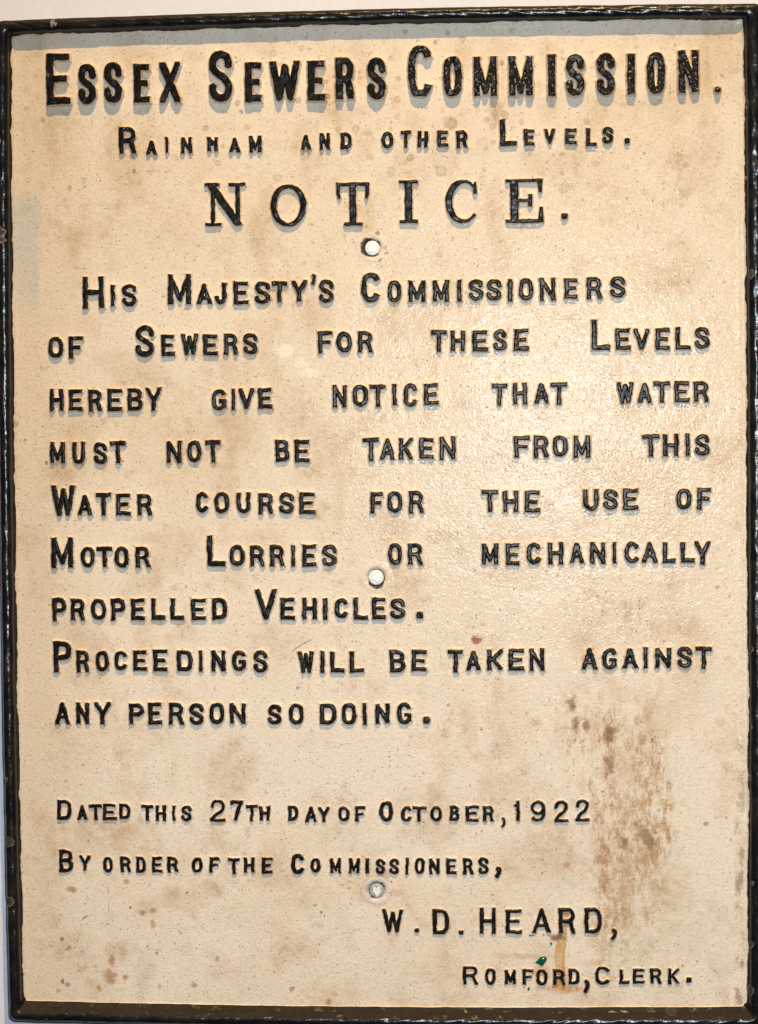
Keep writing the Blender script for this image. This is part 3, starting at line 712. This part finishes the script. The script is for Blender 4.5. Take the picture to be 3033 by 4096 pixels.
    ('Romford,', 'r', 2.0, [('R', 67.8, 79.8, -385.7, -370.3), ('o', 86.0, 94.6, -385.6, -372.1), ('m', 102.2, 111.2, -384.9, -373.0), ('f', 117.0, 125.7, -385.4, -372.7), ('o', 128.0, 137.2, -385.7, -372.2), ('r', 142.0, 151.9, -385.6, -372.1), ('d', 154.7, 163.7, -384.9, -372.0), (',', 166.5, 172.2, -392.5, -379.6)]),
    ('Clerk.', 'r', 2.0, [('C', 176.6, 189.0, -385.3, -369.9), ('l', 196.6, 204.6, -384.2, -372.7), ('e', 207.6, 217.1, -384.1, -371.6), ('r', 221.7, 230.7, -384.0, -371.2), ('k', 235.9, 245.3, -383.9, -371.1), ('.', 250.6, 256.3, -382.8, -378.6)]),
]


def arc(cx, cy, rx, ry, a0, a1, n=14, e=2.0):
    out = []
    for k in range(n + 1):
        t = math.radians(a0 + (a1 - a0) * k / n)
        c, s = math.cos(t), math.sin(t)
        out.append((cx + rx * math.copysign(abs(c) ** (2 / e), c), cy + ry * math.copysign(abs(s) ** (2 / e), s)))
    return out


S_PTS = [(0.98, 0.74), (0.97, 0.85), (0.80, 0.96), (0.50, 1.0), (0.20, 0.955), (0.03, 0.83), (0.05, 0.68), (0.22, 0.585), (0.5, 0.51), (0.78, 0.425), (0.96, 0.31),
         (0.97, 0.16), (0.80, 0.04), (0.50, 0.0), (0.20, 0.04), (0.03, 0.15), (0.02, 0.27)]


def spline(P, n=5):
    P = [P[0]] + list(P) + [P[-1]]
    out = []
    for i in range(1, len(P) - 2):
        for k in range(n):
            t = k / n
            q = []
            for d in (0, 1):
                a, b, c, e = P[i - 1][d], P[i][d], P[i + 1][d], P[i + 2][d]
                q.append(0.5 * (2 * b + (c - a) * t + (2 * a - 5 * b + 4 * c - e) * t * t + (3 * b - a - 3 * c + e) * t ** 3))
            out.append(tuple(q))
    out.append(P[-2])
    return out


# strokes: (points in the letter's box, extension at start, at end, width factor); extension in half-widths
def glyph(c, e=2.3, heavy=False):
    U = c.upper()
    mid = 0.50
    if U == 'A':
        return [([(0.02, 0), (0.5, 1), (0.98, 0)], 2, 2, 1), ([(0.16, 0.27), (0.84, 0.27)], 0, 0, 0.85)]
    if U == 'B':
        return [([(0, 0), (0, 1)], 1, 1, 1), ([(0, 1), (0.5, 1)] + arc(0.5, 0.765, 0.44, 0.235, 90, -90, 10) + [(0, 0.53)], 1, 1, 1),
                ([(0.4, 0.53), (0.55, 0.53)] + arc(0.55, 0.265, 0.45, 0.265, 90, -90, 10) + [(0, 0)], 1, 1, 1)]
    if U == 'C':
        return [(arc(0.5, 0.5, 0.5, 0.5, 30, 330, 28, e), 0.2, 0.2, 1)]
    if U == 'D':
        return [([(0, 0), (0, 1)], 1, 1, 1), ([(0, 1), (0.45, 1)] + arc(0.45, 0.5, 0.55, 0.5, 90, -90, 16, 2.6) + [(0, 0)], 1, 1, 1)]
    if U == 'E':
        return [([(0, 0), (0, 1)], 1, 1, 1.06), ([(0, 1), (0.97, 1)], 1, 1, 0.92), ([(0, mid), (0.80, mid)], 1, 1, 0.9), ([(0, 0), (1, 0)], 1, 1, 0.95)]
    if U == 'F':
        return [([(0, 0), (0, 1)], 1, 1, 1.05), ([(0, 1), (1, 1)], 1, 1, 0.95), ([(0, 0.5), (0.80, 0.5)], 1, 1, 0.9)]
    if U == 'G':
        return [(arc(0.5, 0.5, 0.5, 0.5, 32, 345, 30, e), 0.2, 0.2, 1), ([(0.56, 0.43), (1, 0.43), (1, 0.1)], 0.6, 0.5, 0.9)]
    if U == '#':
        return [([(0, 0), (0, 1)], 1, 1, 1), ([(1, 0), (1, 1)], 1, 1, 1), ([(0, 0.95), (0.5, 0.55), (1, 0.62)], 1, 1, 1.2)]
    if U == 'H':
        return [([(0, 0), (0, 1)], 1, 1, 1), ([(1, 0), (1, 1)], 1, 1, 1), ([(0, mid), (1, mid)], 0, 0, 0.95)]
    if U == 'I':
        return [([(0.5, 0), (0.5, 1)], 1, 1, 1)]
    if U == 'J':
        return [([(1, 1), (1, 0.35)] + arc(0.5, 0.33, 0.5, 0.33, 0, -180, 12), 1, 0, 1)]
    if U == 'K':
        return [([(0, 0), (0, 1)], 1, 1, 1), ([(1, 1), (0.0, 0.36)], 2, 0, 0.95), ([(0.30, 0.58), (1, 0)], 0, 2, 1)]
    if U == 'L':
        return [([(0, 0), (0, 1)], 1, 1, 1.05), ([(0, 0), (1, 0)], 1, 1, 1)]
    if U == 'M':
        return [([(0, 0), (0, 1)], 1, 1, 1), ([(1, 0), (1, 1)], 1, 1, 1), ([(0.0, 1), (0.5, 0.12 if not heavy else 0.03), (1.0, 1)], 1, 1, 0.92)]
    if U == 'N':
        return [([(0, 0), (0, 1)], 1, 1, 0.95), ([(1, 0), (1, 1)], 1, 1, 0.95), ([(0.0, 1), (1.0, 0)], 1, 1, 1)]
    if U == 'O':
        return [(arc(0.5, 0.5, 0.5, 0.5, 0, 360, 40, e), 1, 1, 1)]
    if U == 'P':
        return [([(0, 0), (0, 1)], 1, 1, 1), ([(0, 1), (0.55, 1)] + arc(0.55, 0.73, 0.45, 0.27, 90, -90, 12) + [(0, 0.46)], 1, 1, 1)]
    if U == 'R':
        return [([(0, 0), (0, 1)], 1, 1, 1), ([(0, 1), (0.55, 1)] + arc(0.55, 0.74, 0.42, 0.26, 90, -90, 12) + [(0, 0.48)], 1, 1, 0.95), ([(0.52, 0.48), (0.78, 0.40), (1.0, 0)], 0, 2, 1)]
    if U == 'S':
        return [(spline(S_PTS), 0.3, 0.3, 1)]
    if U == 'T':
        return [([(0, 1), (1, 1)], 1, 1, 1), ([(0.5, 1), (0.5, 0)], 0, 1, 1)]
    if U == 'U':
        return [([(0, 1), (0, 0.35)] + arc(0.5, 0.35, 0.5, 0.35, 180, 360, 14) + [(1, 1)], 1, 1, 1)]
    if U == 'V':
        return [([(0, 1), (0.5, 0), (1, 1)], 2, 2, 1)]
    if U == 'W':
        return [([(0, 1), (0.26, 0), (0.5, 0.92), (0.74, 0), (1, 1)], 2, 2, 0.95)]
    if U == 'X':
        return [([(0, 1), (1, 0)], 2, 2, 1), ([(0, 0), (1, 1)], 2, 2, 0.9)]
    if U == 'Y':
        return [([(0, 1), (0.5, 0.42), (1, 1)], 2, 2, 1), ([(0.5, 0.45), (0.5, 0)], 0, 1, 1)]
    if U == '1':
        return [([(0.75, 0), (0.75, 1)], 1, 1, 1), ([(0.0, 0.78), (0.75, 0.97)], 0.3, 0, 0.8)]
    if U == '2':
        return [(spline([(0.03, 0.72), (0.10, 0.90), (0.35, 1.0), (0.65, 1.0), (0.93, 0.87), (0.95, 0.70), (0.72, 0.47), (0.25, 0.26), (0.03, 0.0)]), 0.2, 1, 0.95), ([(0, 0), (1, 0)], 1, 1, 0.9)]
    if U == '7':
        return [([(0, 1), (1, 1)], 1, 1, 0.95), ([(1, 1), (0.62, 0.5), (0.42, 0)], 0, 2, 1), ([(0, 1), (0, 0.86)], 1, 0, 0.8)]
    if U == '9':
        return [(arc(0.48, 0.68, 0.48, 0.32, 0, 360, 30), 1, 1, 0.95), (spline([(0.96, 0.72), (0.98, 0.40), (0.85, 0.12), (0.55, 0.0), (0.2, 0.03), (0.02, 0.12)]), 0, 0.2, 0.95)]
    if U == '.':
        return [([(0.5, 0.5), (0.5, 0.5)], 1, 1, 1)]
    if U == ',':
        return [(spline([(0.35, 0.86), (0.75, 0.80), (0.88, 0.55), (0.62, 0.22), (0.2, 0.0)]), 0.3, 0.3, 1)]
    if U == "'":
        return [(spline([(0.4, 0.9), (0.85, 0.75), (0.75, 0.35), (0.2, 0.0)]), 0.5, 0.2, 1)]
    raise KeyError(c)


def glyph_serif(c):
    th, tn = 1.0, 0.50                          # thick and thin strokes
    if c == 'N':
        return [([(0.17, 0.0), (0.17, 0.97)], 0, 0, 0.62), ([(0.10, 1.0), (0.83, 0.03)], 1, 1, 1.12), ([(0.84, 0.02), (0.84, 1)], 1, 0, 0.70),
                ([(0.0, 0.0), (0.36, 0.0)], 1, 1, tn), ([(0.64, 1.0), (1.0, 1.0)], 1, 1, tn), ([(0.0, 1.0), (0.30, 1.0)], 1, 1, tn)]
    if c == 'O':
        a = arc(0.5, 0.5, 0.5, 0.5, 0, 360, 48, 2.0)
        return [(a, 1, 1, [0.56 + 0.36 * abs(math.cos(2 * math.pi * k / 48)) for k in range(49)])]
    if c == 'T':
        return [([(0, 1), (1, 1)], 1, 1, 0.62), ([(0.5, 1), (0.5, 0)], 0, 1, 1.05), ([(0.26, 0), (0.76, 0)], 1, 1, tn),
                ([(0.0, 1), (0.0, 0.80), (0.05, 0.64)], 1, 0, [0.85, 0.7, 0.35]), ([(1, 1), (1, 0.80), (0.95, 0.64)], 1, 0, [0.85, 0.7, 0.35])]
    if c == 'I':
        return [([(0.5, 1), (0.5, 0)], 0, 0, 1.15), ([(0, 0), (1, 0)], 1, 1, tn * 1.1), ([(0, 1), (1, 1)], 1, 1, tn)]
    if c == 'C':
        a = arc(0.52, 0.5, 0.52, 0.5, 38, 318, 40, 2.0)
        wd = [0.45 + 0.60 * max(0, -math.cos(math.radians(38 + 7 * k))) ** 0.8 for k in range(41)]
        return [(a, 0.2, 0.2, wd), ([(0.93, 0.99), (0.93, 0.70)], 0, 0, [0.30, 0.65])]
    if c == 'E':
        return [([(0.2, 0), (0.2, 1)], 1, 1, 1.25), ([(0, 1), (0.95, 1)], 1, 1, tn), ([(0.2, 0.52), (0.66, 0.52)], 0, 0, tn), ([(0, 0), (1.0, 0)], 1, 1, tn * 1.15),
                ([(0.94, 1), (0.94, 0.70)], 1, 0, [0.9, 0.45]), ([(0.66, 0.66), (0.66, 0.36)], 0, 0, 0.6), ([(0.96, 0), (0.97, 0.36)], 1, 0, [0.95, 0.4])]
    return glyph(c)


STYLE = dict(h=dict(t=5.9, e=3.0, w=1.7, r=1.3), H=dict(t=5.9, e=3.0, w=1.7, r=1.3), s=dict(t=3.0, e=2.3, w=1.3, r=0.9), n=dict(t=5.4, e=2, w=1.3, r=1.0),
             b=dict(t=3.55, e=2.5, w=1.6, r=1.0), d=dict(t=2.75, e=2.4, w=1.1, r=0.8), e=dict(t=3.25, e=2.5, w=1.2, r=0.9), r=dict(t=2.6, e=2.4, w=1.1, r=0.8))
GRID = 0.45


def letter(c, x0, x1, y0, y1, st, H, seed):
    P = STYLE[st]
    t, w, rr = P['t'], P['w'], P['r']
    cap = c.isupper()
    if cap and st in 'bs':
        t = t * (1.22 if st == 'b' else 1.4)
    if cap and st in 'h':
        t *= 1.05
    if cap and st in 'd':
        t *= 1.15
    bw, bh = x1 - x0, y1 - y0
    if c in '.,\'':
        t = min(bw, bh) * (1.0 if c == '.' else 0.52)
    if c in 'iI' and st != 'n':
        t = min(t * 1.1, max(bw, 2.4))
    if c in 'mMwW' and st in 'bhHd':
        t = min(t, bw * 0.27)
    pad = w + 0.8
    gx = np.arange(x0 - pad, x1 + pad, GRID)
    gy = np.arange(y0 - pad, y1 + pad, GRID)
    x, y = np.meshgrid(gx, gy)
    # hand-cut pattern letters: edges wander
    amp = 0.34 if st in 'hHn' else 0.42
    px_ = x + amp * vnoise(x, y, 5.0, 700 + seed % 40) + 0.19 * vnoise(x, y, 1.9, 760 + seed % 17)
    py_ = y + amp * vnoise(x, y, 5.0, 800 + seed % 40) + 0.19 * vnoise(x, y, 1.9, 860 + seed % 17)
    D = np.full(x.shape, 1e9)
    strokes = glyph_serif(c) if st == 'n' else glyph(c, P['e'], st in 'hH')
    for pts, e0, e1, wf in strokes:
        n = len(pts)
        wd = [wf] * n if not isinstance(wf, list) else wf
        # map the letter box so that full-width strokes touch its sides
        if st == 'n':
            ix = 0.5 * t * 0.5
            iy = 0.5 * t * 0.5
        else:
            ix = iy = 0.5 * t
        if c == 'O' and st == 'n':
            ix, iy = 0.46 * t, 0.28 * t
        if c == 'C' and st == 'n':
            ix, iy = 0.5 * t, 0.25 * t
        ix = min(ix, bw / 2)
        Q = np.array([(x0 + ix + (bw - 2 * ix) * a, y0 + iy + (bh - 2 * iy) * b) for a, b in pts])
        for k in range(n - 1):
            a, b = Q[k].copy(), Q[k + 1].copy()
            L = math.hypot(*(b - a))
            r0, r1 = 0.5 * t * wd[k], 0.5 * t * wd[k + 1]
            if L < 1e-6:
                d = np.maximum(np.abs(px_ - a[0]), np.abs(py_ - a[1])) * 0.6 + np.hypot(px_ - a[0], py_ - a[1]) * 0.4 - r0
                D = np.minimum(D, d)
                continue
            u = (b - a) / L
            along = (px_ - a[0]) * u[0] + (py_ - a[1]) * u[1]
            across = np.abs(-(px_ - a[0]) * u[1] + (py_ - a[1]) * u[0])
            lo, hi = 0.0, L
            first, last = k == 0, k == n - 2
            if first:
                lo = -e0 * r0
            if last:
                hi = L + e1 * r1
            h = np.clip(along, 0, L) / L
            rad = r0 + (r1 - r0) * h
            al = np.clip(along, lo if first else 0, hi if last else L)
            dcap = np.hypot(along - al, across) - rad
            d = dcap
            if first:
                d = np.where(along < 0, np.maximum(across - r0, lo - along), d)
            if last:
                d = np.where(along > L, np.maximum(across - r1, along - hi), d)
            D = np.minimum(D, d)
    if c not in '.,\'':
        box = np.maximum(np.maximum(x0 - px_, px_ - x1), np.maximum(y0 - py_, py_ - y1))
        D = np.maximum(D, box)
    inside = -D
    u = np.clip((inside + w) / (w + 0.75 * rr), 0, 1)
    prof_ = np.where(u < 0.5, 2 * u * u, 1 - 2 * (1 - u) ** 2)
    prof_ = 0.7 * prof_ + 0.3 * u
    z = H * prof_ * (1 + 0.07 * vnoise(x, y, 5.0, 930)) + 0.07 * vnoise(x, y, 2.2, 931) * prof_ - 0.12 + panel_z(x, y)
    live = inside > -w - 0.4
    z = np.where(inside <= -w, panel_z(x, y) - 0.3, z)
    ny, nx = x.shape
    F = grid_faces(ny, nx)
    lv = live.ravel()
    F = F[lv[F].any(1)]
    used = np.unique(F)
    remap = np.full(ny * nx, -1)
    remap[used] = np.arange(len(used))
    V = np.stack([x.ravel(), y.ravel(), z.ravel()], 1)[used]
    return V, remap[F], inside.ravel()[used], np.clip(sample_paint(V[:, 0], V[:, 1]), 0.2, 1)


seed = 0
for (word, st, H, L) in WORDS:
    Vs, Fs, Is, Cs, off = [], [], [], [], 0
    for (c, a, b, lo, hi) in L:
        seed += 1
        v, f, ins, pc = letter(c, a, b, lo, hi, st, H, seed)
        Vs.append(v); Fs.append(f + off); Is.append(ins); Cs.append(pc)
        off += len(v)
    V = np.concatenate(Vs)
    wear = np.full(len(V), {'h': 0.55, 'H': 1.0, 's': 0.6, 'n': 0.35, 'b': 0.25, 'd': 0.55, 'e': 0.35, 'r': 0.6}[st])
    ob = make_mesh('raised_word', V, np.concatenate(Fs), M_LETTER, sign,
                   {'inset': ('FLOAT', np.concatenate(Is)), 'wear': ('FLOAT', wear), 'paint': ('FLOAT_COLOR', np.concatenate(Cs))})
    ob['label'] = 'raised black word ' + word.upper().strip('.,')

# ------------------------------------------------------------------ green paint splashes near the foot


def drop(cx_, cy_, rx, ry, h, seed):
    n, m = 28, 8
    vs = []
    for j in range(m + 1):
        q = j / m
        for k in range(n):
            t = 2 * math.pi * k / n
            wv = 1 + 0.16 * math.sin(2 * t + seed) + 0.10 * math.sin(3 * t + 2 * seed)
            vs.append((cx_ + rx * q * wv * math.cos(t) + 0.001, cy_ + ry * q * wv * math.sin(t), 0.05 + h * math.sqrt(max(0.0, 1 - q ** 2.5)) - 0.4 * (q == 1)))
    return vs, grid_faces(m + 1, n, wrap=True)


for k, (cx_, cy_, rx, ry, h) in enumerate(((133.1, -365.9, 3.7, 3.9, 1.2), (130.8, -366.9, 2.6, 2.2, 0.8), (140.6, -351.5, 1.1, 1.1, 0.6), (121.8, -389.2, 1.2, 1.2, 0.6),
                                            (124.2, -344.7, 1.9, 0.7, 0.6), (134.5, -344.1, 0.8, 0.6, 0.5))):
    v, f = drop(cx_, cy_, rx, ry, h + 0.25, k * 1.7)
    make_mesh('paint_splash', v, f, M_GREEN, sign)
